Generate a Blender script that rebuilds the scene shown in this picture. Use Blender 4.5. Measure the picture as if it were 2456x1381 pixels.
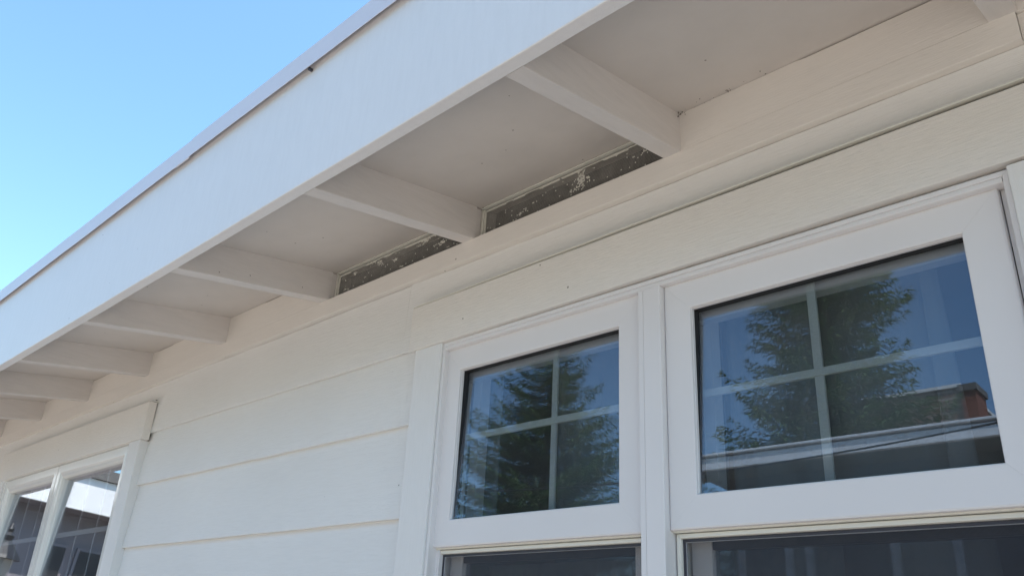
import bpy, bmesh, math, random
from mathutils import Vector, Matrix
from mathutils import noise as mnoise

S = bpy.context.scene
for o in list(bpy.data.objects):
    bpy.data.objects.remove(o)
H = 1.6                      # eye height above the ground

# ------------------------------------------------------------------ camera
cam = bpy.data.cameras.new('camera')
camo = bpy.data.objects.new('camera', cam)
S.collection.objects.link(camo)
S.camera = camo
YAW, PITCH, ROLL, FPX = -0.79383175, 0.41394648, 0.05412299, 1990.58954
cy, sy, cp, sp, cr, sr = math.cos(YAW), math.sin(YAW), math.cos(PITCH), math.sin(PITCH), math.cos(ROLL), math.sin(ROLL)
fwd = Vector((sy * cp, cy * cp, sp))
rgt = Vector((cy, -sy, 0))
upv = rgt.cross(fwd)
r2 = cr * rgt + sr * upv
u2 = -sr * rgt + cr * upv
camo.matrix_world = Matrix(((r2.x, u2.x, -fwd.x, 0), (r2.y, u2.y, -fwd.y, 0), (r2.z, u2.z, -fwd.z, H), (0, 0, 0, 1)))
cam.sensor_width = 36.0
cam.sensor_fit = 'HORIZONTAL'
cam.lens = FPX / 2456 * 36
cam.clip_start = 0.02
cam.clip_end = 2000

# ------------------------------------------------------------------ world, sun, exposure
SUN_EL, SUN_AZ = math.radians(56), math.radians(55)      # azimuth from +Y (behind the house) towards +X
world = bpy.data.worlds.new('World')
S.world = world
world.use_nodes = True
wn = world.node_tree
bg = wn.nodes['Background']
sky = wn.nodes.new('ShaderNodeTexSky')
sky.sky_type = 'NISHITA'
sky.sun_disc = False
sky.sun_elevation = SUN_EL
sky.sun_rotation = SUN_AZ
sky.air_density = 1.0
sky.dust_density = 0.6
sky.ozone_density = 1.0
tint = wn.nodes.new('ShaderNodeMix')
tint.data_type = 'RGBA'
tint.blend_type = 'MULTIPLY'
tint.inputs[0].default_value = 1.0
tint.inputs[7].default_value = (0.85, 1.045, 1.04, 1)      # the camera's white balance: a slightly cyan sky
wn.links.new(sky.outputs[0], tint.inputs[6])
wn.links.new(tint.outputs[2], bg.inputs[0])
bg.inputs[1].default_value = 0.15
sun = bpy.data.lights.new('sun', 'SUN')
sun.energy = 4.2
sun.angle = math.radians(0.53)
sun.color = (1.0, 0.95, 0.87)
suno = bpy.data.objects.new('sun', sun)
S.collection.objects.link(suno)
sd = Vector((math.sin(SUN_AZ) * math.cos(SUN_EL), math.cos(SUN_AZ) * math.cos(SUN_EL), math.sin(SUN_EL)))
suno.rotation_euler = sd.to_track_quat('Z', 'Y').to_euler()
suno.location = (0, 6, 12)

S.view_settings.view_transform = 'Standard'
S.view_settings.look = 'None'
S.view_settings.gamma = 1.0
S.view_settings.use_curve_mapping = False
S.view_settings.exposure = 1.31
S.render.engine = 'CYCLES'
S.cycles.use_denoising = True
S.cycles.max_bounces = 10
S.cycles.diffuse_bounces = 5
S.cycles.glossy_bounces = 4
S.cycles.transparent_max_bounces = 24
S.cycles.transmission_bounces = 4
S.cycles.sample_clamp_indirect = 6.0

# ------------------------------------------------------------------ materials
def new_mat(name):
    m = bpy.data.materials.new(name)
    m.use_nodes = True
    nt = m.node_tree
    return m, nt, nt.nodes['Principled BSDF'], nt.nodes.new, nt.links.new

def ramp(nt, fac, stops):
    r = nt.nodes.new('ShaderNodeValToRGB')
    nt.links.new(fac, r.inputs[0])
    while len(r.color_ramp.elements) < len(stops):
        r.color_ramp.elements.new(0.5)
    for e, (p, c) in zip(r.color_ramp.elements, stops):
        e.position = p
        e.color = (c[0], c[1], c[2], 1) if isinstance(c, tuple) else (c, c, c, 1)
    return r.outputs[0]

def mixc(nt, mode, fac, a, b):
    n = nt.nodes.new('ShaderNodeMix')
    n.data_type = 'RGBA'
    n.blend_type = mode
    for i, v in ((0, fac), (6, a), (7, b)):
        if hasattr(v, 'links'):
            nt.links.new(v, n.inputs[i])
        elif isinstance(v, tuple):
            n.inputs[i].default_value = (v[0], v[1], v[2], 1)
        else:
            n.inputs[i].default_value = v
    return n.outputs[2]

def mmath(nt, op, a, b=None):
    n = nt.nodes.new('ShaderNodeMath')
    n.operation = op
    for i, v in ((0, a), (1, b)):
        if v is None:
            continue
        if hasattr(v, 'links'):
            nt.links.new(v, n.inputs[i])
        else:
            n.inputs[i].default_value = v
    return n.outputs[0]

def noise(nt, vec, scale, detail=4, rough=0.55):
    n = nt.nodes.new('ShaderNodeTexNoise')
    n.inputs['Scale'].default_value = scale
    n.inputs['Detail'].default_value = detail
    n.inputs['Roughness'].default_value = rough
    nt.links.new(vec, n.inputs['Vector'])
    return n.outputs['Fac']

def mapped(nt, scale, axis_shift=True):
    tc = nt.nodes.new('ShaderNodeTexCoord')
    oi = nt.nodes.new('ShaderNodeObjectInfo')
    add = nt.nodes.new('ShaderNodeVectorMath')
    add.operation = 'MULTIPLY_ADD'
    cb = nt.nodes.new('ShaderNodeCombineXYZ')
    for i in range(3):
        nt.links.new(oi.outputs['Random'], cb.inputs[i])
    nt.links.new(cb.outputs[0], add.inputs[0])
    add.inputs[1].default_value = (17.0, 9.0, 13.0)
    nt.links.new(tc.outputs['Object'], add.inputs[2])
    mp = nt.nodes.new('ShaderNodeMapping')
    mp.inputs['Scale'].default_value = scale
    nt.links.new(add.outputs[0], mp.inputs['Vector'])
    return mp.outputs[0], add.outputs[0]

def painted_wood(name, base=(0.80, 0.79, 0.765), grain=(2.2, 40, 60), depth=0.0006, rough=0.55, specks=0.5, streak=0.03, coarse=1.0, dirt=0.05):
    m, nt, p, N, L = new_mat(name)
    v, raw = mapped(nt, grain)
    g1 = noise(nt, v, 2.0, 5, 0.6)
    g2 = noise(nt, v, 7.0 * coarse, 3, 0.6)
    big = noise(nt, raw, 2.3, 3, 0.5)
    cell = noise(nt, raw, 160, 2, 0.6)
    # colour: faint tone change, fine grain, dust
    tone = ramp(nt, big, [(0.25, tuple(c * (1 - dirt) for c in base)), (0.7, base)])
    tone = mixc(nt, 'MULTIPLY', 1.0, tone, ramp(nt, g1, [(0.28, 1 - streak * 1.5), (0.6, 1.0)]))
    # flecks of dirt and insect spots
    vo = N('ShaderNodeTexVoronoi')
    vo.inputs['Scale'].default_value = 38
    L(raw, vo.inputs['Vector'])
    near = mmath(nt, 'LESS_THAN', vo.outputs['Distance'], 0.085)
    sep = N('ShaderNodeSeparateColor')
    L(vo.outputs['Color'], sep.inputs[0])
    sel = mmath(nt, 'LESS_THAN', sep.outputs[0], 0.04 * specks)
    fl = mmath(nt, 'MULTIPLY', near, sel)
    vo2 = N('ShaderNodeTexVoronoi')
    vo2.inputs['Scale'].default_value = 13
    L(raw, vo2.inputs['Vector'])
    near2 = mmath(nt, 'LESS_THAN', vo2.outputs['Distance'], 0.034)
    sep2 = N('ShaderNodeSeparateColor')
    L(vo2.outputs['Color'], sep2.inputs[0])
    sel2 = mmath(nt, 'LESS_THAN', sep2.outputs[1], 0.10 * specks)
    fl2 = mmath(nt, 'MULTIPLY', near2, sel2)
    spk = mmath(nt, 'MULTIPLY', mmath(nt, 'MAXIMUM', fl, fl2), 0.75)
    col = mixc(nt, 'MIX', spk, tone, (0.10, 0.08, 0.06))
    L(col, p.inputs['Base Color'])
    p.inputs['Roughness'].default_value = rough
    hsum = mmath(nt, 'ADD', mmath(nt, 'MULTIPLY', g1, 0.8), mmath(nt, 'ADD', mmath(nt, 'MULTIPLY', g2, 0.5), mmath(nt, 'MULTIPLY', cell, 0.12)))
    hsum = mmath(nt, 'ADD', hsum, mmath(nt, 'MULTIPLY', big, 1.0))
    vd = N('ShaderNodeTexVoronoi')
    vd.inputs['Scale'].default_value = 6.5
    L(raw, vd.inputs['Vector'])
    sp3 = N('ShaderNodeSeparateColor'); L(vd.outputs['Color'], sp3.inputs[0])
    dm = N('ShaderNodeMapRange'); dm.inputs[1].default_value = 0.012; dm.inputs[2].default_value = 0.034
    dm.inputs[3].default_value = 0.0; dm.inputs[4].default_value = 1.0; dm.interpolation_type = 'SMOOTHSTEP'
    L(vd.outputs['Distance'], dm.inputs[0])
    dsel = mmath(nt, 'GREATER_THAN', sp3.outputs[2], 0.16)          # few nail dimples and hammer marks
    hsum = mmath(nt, 'ADD', hsum, mmath(nt, 'MULTIPLY', mmath(nt, 'MAXIMUM', dm.outputs[0], dsel), 1.6))
    b = N('ShaderNodeBump')
    b.inputs['Strength'].default_value = 1.0
    b.inputs['Distance'].default_value = depth
    L(hsum, b.inputs['Height'])
    L(b.outputs[0], p.inputs['Normal'])
    return m

M = {}
M['siding'] = painted_wood('white_painted_siding', (0.80, 0.795, 0.79), (9, 90, 120), 0.0009, 0.5, 0.5, 0.025, 1.0, 0.05)
M['trim'] = painted_wood('white_painted_trim', (0.80, 0.768, 0.737), (14, 110, 150), 0.0011, 0.5, 0.7, 0.04, 1.0, 0.04)
M['trim_upright'] = painted_wood('white_painted_upright_trim', (0.79, 0.785, 0.785), (110, 90, 9), 0.0008, 0.5, 0.4, 0.02, 1.0, 0.04)
M['fascia'] = painted_wood('white_painted_fascia', (0.79, 0.785, 0.80), (40, 30, 7.0), 0.0007, 0.42, 0.6, 0.022, 1.0, 0.03)
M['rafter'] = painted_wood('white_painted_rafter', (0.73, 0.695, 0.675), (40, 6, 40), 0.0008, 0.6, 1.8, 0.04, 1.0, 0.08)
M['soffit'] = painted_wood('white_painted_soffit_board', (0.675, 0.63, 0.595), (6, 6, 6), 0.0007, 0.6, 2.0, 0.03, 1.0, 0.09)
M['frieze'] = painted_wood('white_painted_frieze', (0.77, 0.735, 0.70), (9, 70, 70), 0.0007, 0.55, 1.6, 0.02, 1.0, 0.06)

def smooth_white(name, base, rough, depth=0.00008, scale=35, coat=0.0):
    m, nt, p, N, L = new_mat(name)
    v, raw = mapped(nt, (1, 1, 1))
    n1 = noise(nt, raw, scale, 3)
    n2 = noise(nt, raw, 3.0, 2)
    c = ramp(nt, n2, [(0.3, tuple(x * 0.965 for x in base)), (0.7, base)])
    vo = N('ShaderNodeTexVoronoi'); vo.inputs['Scale'].default_value = 16
    L(raw, vo.inputs['Vector'])
    sep = N('ShaderNodeSeparateColor'); L(vo.outputs['Color'], sep.inputs[0])
    fl = mmath(nt, 'MULTIPLY', mmath(nt, 'LESS_THAN', vo.outputs['Distance'], 0.022), mmath(nt, 'LESS_THAN', sep.outputs[0], 0.06))
    c = mixc(nt, 'MIX', mmath(nt, 'MULTIPLY', fl, 0.7), c, (0.12, 0.1, 0.08))
    L(c, p.inputs['Base Color'])
    p.inputs['Roughness'].default_value = rough
    p.inputs['Coat Weight'].default_value = coat
    p.inputs['Coat Roughness'].default_value = 0.08
    b = N('ShaderNodeBump')
    b.inputs['Distance'].default_value = depth
    L(n1, b.inputs['Height'])
    L(b.outputs[0], p.inputs['Normal'])
    return m

M['vinyl'] = smooth_white('white_vinyl', (0.76, 0.742, 0.755), 0.42)
M['vinyl_cream'] = smooth_white('aged_white_vinyl', (0.76, 0.745, 0.69), 0.35)
M['gloss'] = smooth_white('glossy_white_paint', (0.80, 0.79, 0.765), 0.22, 0.0004, 22, 0.6)
M['flashing'] = smooth_white('white_coated_metal', (0.70, 0.69, 0.76), 0.38, 0.0003, 9)
M['caulk'] = smooth_white('old_white_caulk', (0.74, 0.73, 0.67), 0.6, 0.0006, 60)
M['muntin'] = smooth_white('white_grille_bar', (0.80, 0.81, 0.80), 0.5)
M['vent'] = painted_wood('paint_clogged_vent_metal', (0.66, 0.655, 0.60), (20, 20, 20), 0.0005, 0.6, 1.0, 0.08, 1.0, 0.15)

def flat(name, base, rough=0.7, spread=0.15, scale=4, depth=0.0, metallic=0.0):
    m, nt, p, N, L = new_mat(name)
    v, raw = mapped(nt, (1, 1, 1))
    n2 = noise(nt, raw, scale, 5)
    L(ramp(nt, n2, [(0.3, tuple(x * (1 - spread) for x in base)), (0.7, tuple(x * (1 + spread * 0.5) for x in base))]), p.inputs['Base Color'])
    p.inputs['Roughness'].default_value = rough
    p.inputs['Metallic'].default_value = metallic
    if depth:
        b = N('ShaderNodeBump'); b.inputs['Distance'].default_value = depth
        L(n2, b.inputs['Height']); L(b.outputs[0], p.inputs['Normal'])
    return m

M['vent_wire_shade'] = flat('shaded_vent_metal', (0.30, 0.295, 0.28), 0.7, 0.3, 25)  # shade on the open mesh put into a darker grey than its paint
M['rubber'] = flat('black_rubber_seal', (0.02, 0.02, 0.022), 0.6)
M['screen_frame'] = flat('dark_bronze_screen_frame', (0.045, 0.047, 0.065), 0.45)
M['spline'] = flat('grey_screen_spline', (0.45, 0.46, 0.5), 0.4)
M['room'] = flat('room_plaster', (0.32, 0.29, 0.25), 0.9)
M['room_floor'] = flat('room_carpet', (0.12, 0.10, 0.08), 0.95)
M['attic'] = flat('attic_shade_black', (0.02, 0.017, 0.015), 0.9)  # near-black in place of the unlit attic behind the vents
M['bark'] = flat('brown_conifer_bark', (0.07, 0.05, 0.035), 0.9, 0.4, 12, 0.01)
M['brown_wall'] = flat('sage_grey_wall_paint', (0.20, 0.215, 0.19), 0.8, 0.06)
M['west_wall'] = flat('mauve_grey_wall_paint', (0.22, 0.20, 0.215), 0.8, 0.06)
M['far_white'] = flat('sunlit_white_board', (0.82, 0.81, 0.80), 0.6, 0.05, 9, 0.004)
M['roofing'] = flat('grey_roof_felt', (0.16, 0.15, 0.14), 0.95, 0.3, 30, 0.002)
M['concrete'] = flat('pale_concrete', (0.44, 0.375, 0.315), 0.9, 0.15, 3, 0.003)
M['lamp_iron'] = flat('black_cast_iron', (0.02, 0.02, 0.022), 0.5)
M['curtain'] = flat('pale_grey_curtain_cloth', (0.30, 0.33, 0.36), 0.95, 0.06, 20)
M['ribbed_reflection'] = flat('off_white_reflection_cloth', (0.62, 0.60, 0.62), 0.95, 0.06, 20)
M['blind'] = flat('off_white_blind_slat', (0.30, 0.29, 0.30), 0.7, 0.05, 20)
M['cable'] = flat('black_cable_sheath', (0.02, 0.02, 0.02), 0.6)
M['lamp_glass'] = flat('frosted_lamp_glass', (0.35, 0.35, 0.33), 0.2)

def ground_mat():
    m, nt, p, N, L = new_mat('dry_gravel_and_grass')
    v, raw = mapped(nt, (1, 1, 1))
    a = noise(nt, raw, 0.35, 5)
    b2 = noise(nt, raw, 60, 4, 0.7)
    c = ramp(nt, a, [(0.35, (0.375, 0.305, 0.24)), (0.6, (0.28, 0.24, 0.175))])
    c = mixc(nt, 'MULTIPLY', 1.0, c, ramp(nt, b2, [(0.3, 0.6), (0.7, 1.15)]))
    L(c, p.inputs['Base Color'])
    p.inputs['Roughness'].default_value = 0.95
    b = N('ShaderNodeBump'); b.inputs['Distance'].default_value = 0.02
    L(b2, b.inputs['Height']); L(b.outputs[0], p.inputs['Normal'])
    return m
M['ground'] = ground_mat()

def brick_mat():
    m, nt, p, N, L = new_mat('weathered_brown_brick')
    v, raw = mapped(nt, (1, 1, 1))
    rot = N('ShaderNodeMapping'); rot.inputs['Rotation'].default_value = (math.radians(90), 0, 0)
    tc = N('ShaderNodeTexCoord'); L(tc.outputs['Object'], rot.inputs['Vector'])
    br = N('ShaderNodeTexBrick')
    br.inputs['Color1'].default_value = (0.13, 0.065, 0.05, 1)
    br.inputs['Color2'].default_value = (0.24, 0.13, 0.085, 1)
    br.inputs['Mortar'].default_value = (0.33, 0.27, 0.23, 1)
    br.inputs['Scale'].default_value = 1.0
    br.inputs['Brick Width'].default_value = 0.34
    br.inputs['Row Height'].default_value = 0.15
    br.inputs['Mortar Size'].default_value = 0.02
    L(rot.outputs[0], br.inputs['Vector'])
    L(br.outputs['Color'], p.inputs['Base Color'])
    p.inputs['Roughness'].default_value = 0.9
    b = N('ShaderNodeBump'); b.inputs['Distance'].default_value = 0.02; b.invert = True
    L(br.outputs['Fac'], b.inputs['Height']); L(b.outputs[0], p.inputs['Normal'])
    return m
M['brick'] = brick_mat()
M['red_brick'] = flat('red_chimney_brick', (0.22, 0.075, 0.045), 0.9, 0.35, 8)

def leaf_mat():
    m, nt, p, N, L = new_mat('conifer_needles')
    v, raw = mapped(nt, (1, 1, 1))
    a = noise(nt, raw, 1.2, 4)
    b2 = noise(nt, raw, 30, 2)
    c = ramp(nt, a, [(0.35, (0.045, 0.095, 0.032)), (0.65, (0.12, 0.20, 0.050))])
    c = mixc(nt, 'MULTIPLY', 1.0, c, ramp(nt, b2, [(0.3, 0.7), (0.7, 1.3)]))
    L(c, p.inputs['Base Color'])
    p.inputs['Roughness'].default_value = 0.8
    tl = N('ShaderNodeBsdfTranslucent'); L(c, tl.inputs['Color'])
    mx = N('ShaderNodeMixShader'); mx.inputs[0].default_value = 0.3
    out = [n for n in nt.nodes if n.type == 'OUTPUT_MATERIAL'][0]
    L(p.outputs[0], mx.inputs[1]); L(tl.outputs[0], mx.inputs[2]); L(mx.outputs[0], out.inputs[0])
    return m
M['needles'] = leaf_mat()

def glass_mat(name, f0, tint, dust_veil=0.025, refl=(0.74, 0.83, 1.0)):
    m = bpy.data.materials.new(name)
    m.use_nodes = True
    nt = m.node_tree
    nt.nodes.clear()
    N, L = nt.nodes.new, nt.links.new
    out = N('ShaderNodeOutputMaterial')
    geo = N('ShaderNodeNewGeometry')
    dot = N('ShaderNodeVectorMath'); dot.operation = 'DOT_PRODUCT'
    L(geo.outputs['Normal'], dot.inputs[0]); L(geo.outputs['Incoming'], dot.inputs[1])
    c = mmath(nt, 'ABSOLUTE', dot.outputs['Value'])
    k = mmath(nt, 'POWER', mmath(nt, 'SUBTRACT', 1.0, c), 5.0)
    f = mmath(nt, 'ADD', f0, mmath(nt, 'MULTIPLY', k, 1 - f0))
    tr = N('ShaderNodeBsdfTransparent'); tr.inputs[0].default_value = (*tint, 1)
    gl = N('ShaderNodeBsdfGlossy'); gl.inputs['Roughness'].default_value = 0.0
    gl.inputs['Color'].default_value = (*refl, 1)
    mx = N('ShaderNodeMixShader')
    L(f, mx.inputs[0]); L(tr.outputs[0], mx.inputs[1]); L(gl.outputs[0], mx.inputs[2])
    df = N('ShaderNodeBsdfDiffuse'); df.inputs['Color'].default_value = (0.7, 0.7, 0.72, 1)  # pale veil over the pane: haze and dust put into the glass
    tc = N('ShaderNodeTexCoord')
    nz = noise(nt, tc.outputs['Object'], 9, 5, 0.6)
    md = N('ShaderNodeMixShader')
    L(mmath(nt, 'MULTIPLY', nz, dust_veil * 2), md.inputs[0]); L(mx.outputs[0], md.inputs[1]); L(df.outputs[0], md.inputs[2])
    L(md.outputs[0], out.inputs[0])
    return m
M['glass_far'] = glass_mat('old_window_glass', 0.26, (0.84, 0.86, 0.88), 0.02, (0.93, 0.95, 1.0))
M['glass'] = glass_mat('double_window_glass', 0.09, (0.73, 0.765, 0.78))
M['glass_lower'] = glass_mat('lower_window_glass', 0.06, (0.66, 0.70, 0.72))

def screen_mat():
    m = bpy.data.materials.new('insect_screen_mesh')
    m.use_nodes = True
    nt = m.node_tree
    nt.nodes.clear()
    N, L = nt.nodes.new, nt.links.new
    out = N('ShaderNodeOutputMaterial')
    tc = N('ShaderNodeTexCoord')
    sp_ = N('ShaderNodeSeparateXYZ'); L(tc.outputs['Object'], sp_.inputs[0])
    def wires(o, pitch, duty):
        return mmath(nt, 'LESS_THAN', mmath(nt, 'FRACT', mmath(nt, 'MULTIPLY', o, 1 / pitch)), duty)
    w = mmath(nt, 'MAXIMUM', wires(sp_.outputs[0], 0.0014, 0.17), wires(sp_.outputs[2], 0.0014, 0.20))
    df = N('ShaderNodeBsdfPrincipled')
    df.inputs['Base Color'].default_value = (0.09, 0.095, 0.12, 1)
    df.inputs['Roughness'].default_value = 0.4
    df.inputs['Metallic'].default_value = 0.5
    tr = N('ShaderNodeBsdfTransparent')
    mx = N('ShaderNodeMixShader')
    L(w, mx.inputs[0]); L(tr.outputs[0], mx.inputs[1]); L(df.outputs[0], mx.inputs[2])
    L(mx.outputs[0], out.inputs[0])
    return m
M['screen'] = screen_mat()

# ------------------------------------------------------------------ builders
def finish(name, bm, mat, parent=None, smooth=False, loc=None):
    """link one mesh object whose origin is the middle of its base, coordinates given with z from eye level"""
    bmesh.ops.recalc_face_normals(bm, faces=bm.faces)
    xs = [v.co.x for v in bm.verts]; ys = [v.co.y for v in bm.verts]; zs = [v.co.z for v in bm.verts]
    c = Vector(((min(xs) + max(xs)) / 2, (min(ys) + max(ys)) / 2, min(zs))) if loc is None else Vector(loc)
    for v in bm.verts:
        v.co -= c
    me = bpy.data.meshes.new(name)
    bm.to_mesh(me)
    bm.free()
    if smooth:
        me.polygons.foreach_set('use_smooth', [True] * len(me.polygons))
    me.materials.append(M[mat])
    o = bpy.data.objects.new(name, me)
    S.collection.objects.link(o)
    o.location = c + Vector((0, 0, H))
    if parent is not None:
        w = Vector(parent['w'])
        o.parent = parent
        o.location = c + Vector((0, 0, H)) - w
    o['w'] = tuple(c + Vector((0, 0, H)))
    return o

def thing(name, loc, label, cat, group=None, kind=None):
    o = bpy.data.objects.new(name, None)
    o.empty_display_size = 0.2
    S.collection.objects.link(o)
    o.location = loc
    o['w'] = tuple(loc)
    tag(o, label, cat, group, kind)
    return o

def tag(o, label=None, cat=None, group=None, kind=None):
    if label: o['label'] = label
    if cat: o['category'] = cat
    if group: o['group'] = group
    if kind: o['kind'] = kind
    return o

def addbox(bm, x0, x1, y0, y1, z0, z1, bev=0.0, seg=2):
    vs = [bm.verts.new(p) for p in ((x0, y0, z0), (x1, y0, z0), (x1, y1, z0), (x0, y1, z0), (x0, y0, z1), (x1, y0, z1), (x1, y1, z1), (x0, y1, z1))]
    fs = [bm.faces.new([vs[i] for i in f]) for f in ((0, 3, 2, 1), (4, 5, 6, 7), (0, 1, 5, 4), (1, 2, 6, 5), (2, 3, 7, 6), (3, 0, 4, 7))]
    if bev:
        es = list({e for f in fs for e in f.edges})
        bmesh.ops.bevel(bm, geom=es, offset=bev, segments=seg, affect='EDGES', profile=0.5)
    return vs

def box(name, mat, x0, x1, y0, y1, z0, z1, parent=None, bev=0.0, seg=2):
    bm = bmesh.new()
    addbox(bm, x0, x1, y0, y1, z0, z1, bev, seg)
    return finish(name, bm, mat, parent)

def roundpoly(pts, r, n=3):
    """round the corners of a closed 2-D polygon; r may be a list"""
    out = []
    k = len(pts)
    for i, p in enumerate(pts):
        ri = r[i] if isinstance(r, (list, tuple)) else r
        p = Vector(p); a = Vector(pts[i - 1]); b = Vector(pts[(i + 1) % k])
        if ri <= 0:
            out.append(tuple(p)); continue
        da = (a - p).normalized(); db = (b - p).normalized()
        p0 = p + da * ri; p1 = p + db * ri
        for j in range(n + 1):
            t = j / n
            q = (1 - t) ** 2 * p0 + 2 * t * (1 - t) * p + t * t * p1
            out.append(tuple(q))
    return out

def beam(name, mat, a, b, prof, u, v, parent=None, step=0.06, wob=0.0, seed=0, slope=0.0, smooth=False):
    """sweep closed profile (in axes u,v) from a to b with slight hand-made waviness"""
    a = Vector(a); b = Vector(b); u = Vector(u); v = Vector(v)
    L = (b - a).length
    n = max(1, int(L / step)) if wob else 1
    bm = bmesh.new()
    rings = []
    for i in range(n + 1):
        t = i / n
        c = a.lerp(b, t)
        ring = []
        for j, (pu, pv) in enumerate(prof):
            q = c + u * pu + v * pv
            if wob:
                s = seed * 7.3 + t * L * 3.0
                w1 = mnoise.noise(Vector((s, pu * 6 + 3.1, pv * 6))) * wob
                w2 = mnoise.noise(Vector((s * 2.7, pu * 5 + 9.1, pv * 5 + 4))) * wob
                w3 = mnoise.noise(Vector((s * 9.7, pu * 5 + 2.1, pv * 5 + 8))) * wob * 0.5
                q = q + u * (w1 + w3 * 0.5) + v * (w2 + w3)
            ring.append(bm.verts.new(q))
        rings.append(ring)
    k = len(prof)
    for i in range(n):
        for j in range(k):
            bm.faces.new((rings[i][j], rings[i][(j + 1) % k], rings[i + 1][(j + 1) % k], rings[i + 1][j]))
    bm.faces.new(rings[0][::-1])
    bm.faces.new(rings[-1])
    return finish(name, bm, mat, parent, smooth)

X, Y, Z = (1, 0, 0), (0, 1, 0), (0, 0, 1)
def xboard(name, mat, x0, x1, y0, y1, z0, z1, parent, r=0.0015, wob=0.0006, seed=0, dz=0.0, step=0.06):
    """a board running along x; y0 is its front face, dz raises its x1 end"""
    prof = roundpoly([(y0, z0), (y1, z0), (y1, z1), (y0, z1)], [r, 0, 0, r])
    return beam(name, mat, (x0, 0, 0), (x1, 0, dz), prof, Y, Z, parent, step, wob, seed)

def zboard(name, mat, x0, x1, y0, y1, z0, z1, parent, r=0.0015, wob=0.0005, seed=0):
    prof = roundpoly([(x0, y0), (x1, y0), (x1, y1), (x0, y1)], [r, r, 0, 0])
    return beam(name, mat, (0, 0, z0), (0, 0, z1), prof, X, Y, parent, 0.06, wob, seed)

def mitred(name, mat, rect, prof, parent, gap=0.00025, smooth=False):
    """four mitred sides; prof = [(inset, y), ...] from the outer edge to the inner one, closed loop"""
    x0, x1, z0, z1 = rect
    bm = bmesh.new()
    def corner(i, w):
        return [(x0 + w, z0 + w), (x1 - w, z0 + w), (x1 - w, z1 - w), (x0 + w, z1 - w)][i]
    for s in range(4):
        e = (s + 1) % 4
        dirv = Vector((corner(e, 0)[0] - corner(s, 0)[0], 0, corner(e, 0)[1] - corner(s, 0)[1])).normalized()
        A, B = [], []
        for w, y in prof:
            p = corner(s, w); q = corner(e, w)
            A.append(bm.verts.new(Vector((p[0], y, p[1])) + dirv * gap))
            B.append(bm.verts.new(Vector((q[0], y, q[1])) - dirv * gap))
        k = len(prof)
        for j in range(k):
            bm.faces.new((A[j], A[(j + 1) % k], B[(j + 1) % k], B[j]))
        bm.faces.new(A[::-1]); bm.faces.new(B)
    return finish(name, bm, mat, parent, smooth)

# ------------------------------------------------------------------ setting: ground, path
bm = bmesh.new()
g = [bm.verts.new(p) for p in ((-400, -400, -H), (400, -400, -H), (400, 400, -H), (-400, 400, -H))]
bm.faces.new(g)
tag(finish('ground', bm, 'ground'), 'dry gravelly ground around the houses', kind='structure')
tag(box('path', 'concrete', -9, 8, -3.2, 0.9, -H - 0.02, -H + 0.03, bev=0.01), 'pale concrete path along the white house', kind='structure')

# ------------------------------------------------------------------ the house
house = thing('white_house', (-2.0, 1.3, 0), 'white painted wooden house with open rafter eaves, lap siding and white windows', 'house')
HX0, HX1 = -8.0, 4.2                     # ends of the house
SLOPE = 0.142
YF = 0.717                               # fascia front
YW = 1.188                               # frieze front
WALLY = 1.2035

# --- fascia, flashing
xboard('fascia_board', 'fascia', HX0 - 0.5, HX1, YF, 0.7425, 0.850, 1.205, house, 0.003, 0.0011, 1, step=0.05)
def flashing(x0, x1, yf, seed, z0l, dz):
    prof = [(yf, 0), (yf + 0.0012, 0), (yf + 0.0012, 0.0545), (0.80, 0.0665), (0.80, 0.068), (yf + 0.0008, 0.0565), (yf, 0.056)]
    return beam('roof_flashing', 'flashing', (x0, 0, z0l), (x1, 0, z0l + dz), prof, Y, Z, house, 0.09, 0.0010, seed)
flashing(HX0 - 0.5, -1.9690, 0.7046, 3, 1.1625, -0.002)
box('joint_backing', 'rubber', -1.9740, -1.9600, 0.7068, 0.7074, 1.1760, 1.2170, house)
flashing(-1.9655, 1.3, 0.7028, 4, 1.1615, -0.030)
flashing(1.31, HX1, 0.7040, 5, 1.1375, -0.0)
tab = xboard('flashing_tab', 'flashing', -2.047, -1.966, 0.7062, 0.7074, 1.1588, 1.18, house, 0.0003, 0.0002, 6)
tag(tab, 'small sliver of metal showing below the flashing joint')
tag(box('nail_clip', 'screen_frame', -1.397, -1.391, 0.7060, 0.7165, 1.1510, 1.1580, house, 0.001), 'small dark clip hanging below the roof flashing')

# --- soffit boards (roof sheathing seen from below) and roof
def zs(y):                               # soffit height at depth y
    return 1.0035 + SLOPE * (y - YW)
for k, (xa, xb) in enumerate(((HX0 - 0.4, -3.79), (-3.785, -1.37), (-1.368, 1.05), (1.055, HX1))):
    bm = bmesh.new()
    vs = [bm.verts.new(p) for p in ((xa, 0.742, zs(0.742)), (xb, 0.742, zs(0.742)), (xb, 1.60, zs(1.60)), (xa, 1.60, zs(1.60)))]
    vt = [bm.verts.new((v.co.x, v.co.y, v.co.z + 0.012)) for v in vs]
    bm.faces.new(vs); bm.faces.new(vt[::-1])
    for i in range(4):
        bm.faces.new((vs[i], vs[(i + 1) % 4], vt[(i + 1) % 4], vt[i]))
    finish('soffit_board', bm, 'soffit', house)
bm = bmesh.new()
prof = [(0.76, zs(0.76) + 0.03), (5.2, zs(5.2) + 0.03), (9.6, zs(0.8) + 0.03), (9.6, zs(0.8) + 0.26), (5.2, zs(5.2) + 0.25), (0.76, 1.215)]
A = [bm.verts.new((HX0 - 0.5, a, b)) for a, b in prof]
B = [bm.verts.new((HX1, a, b)) for a, b in prof]
for i in range(6):
    bm.faces.new((A[i], A[(i + 1) % 6], B[(i + 1) % 6], B[i]))
bm.faces.new(A); bm.faces.new(B[::-1])
finish('roof', bm, 'roofing', house)

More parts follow.
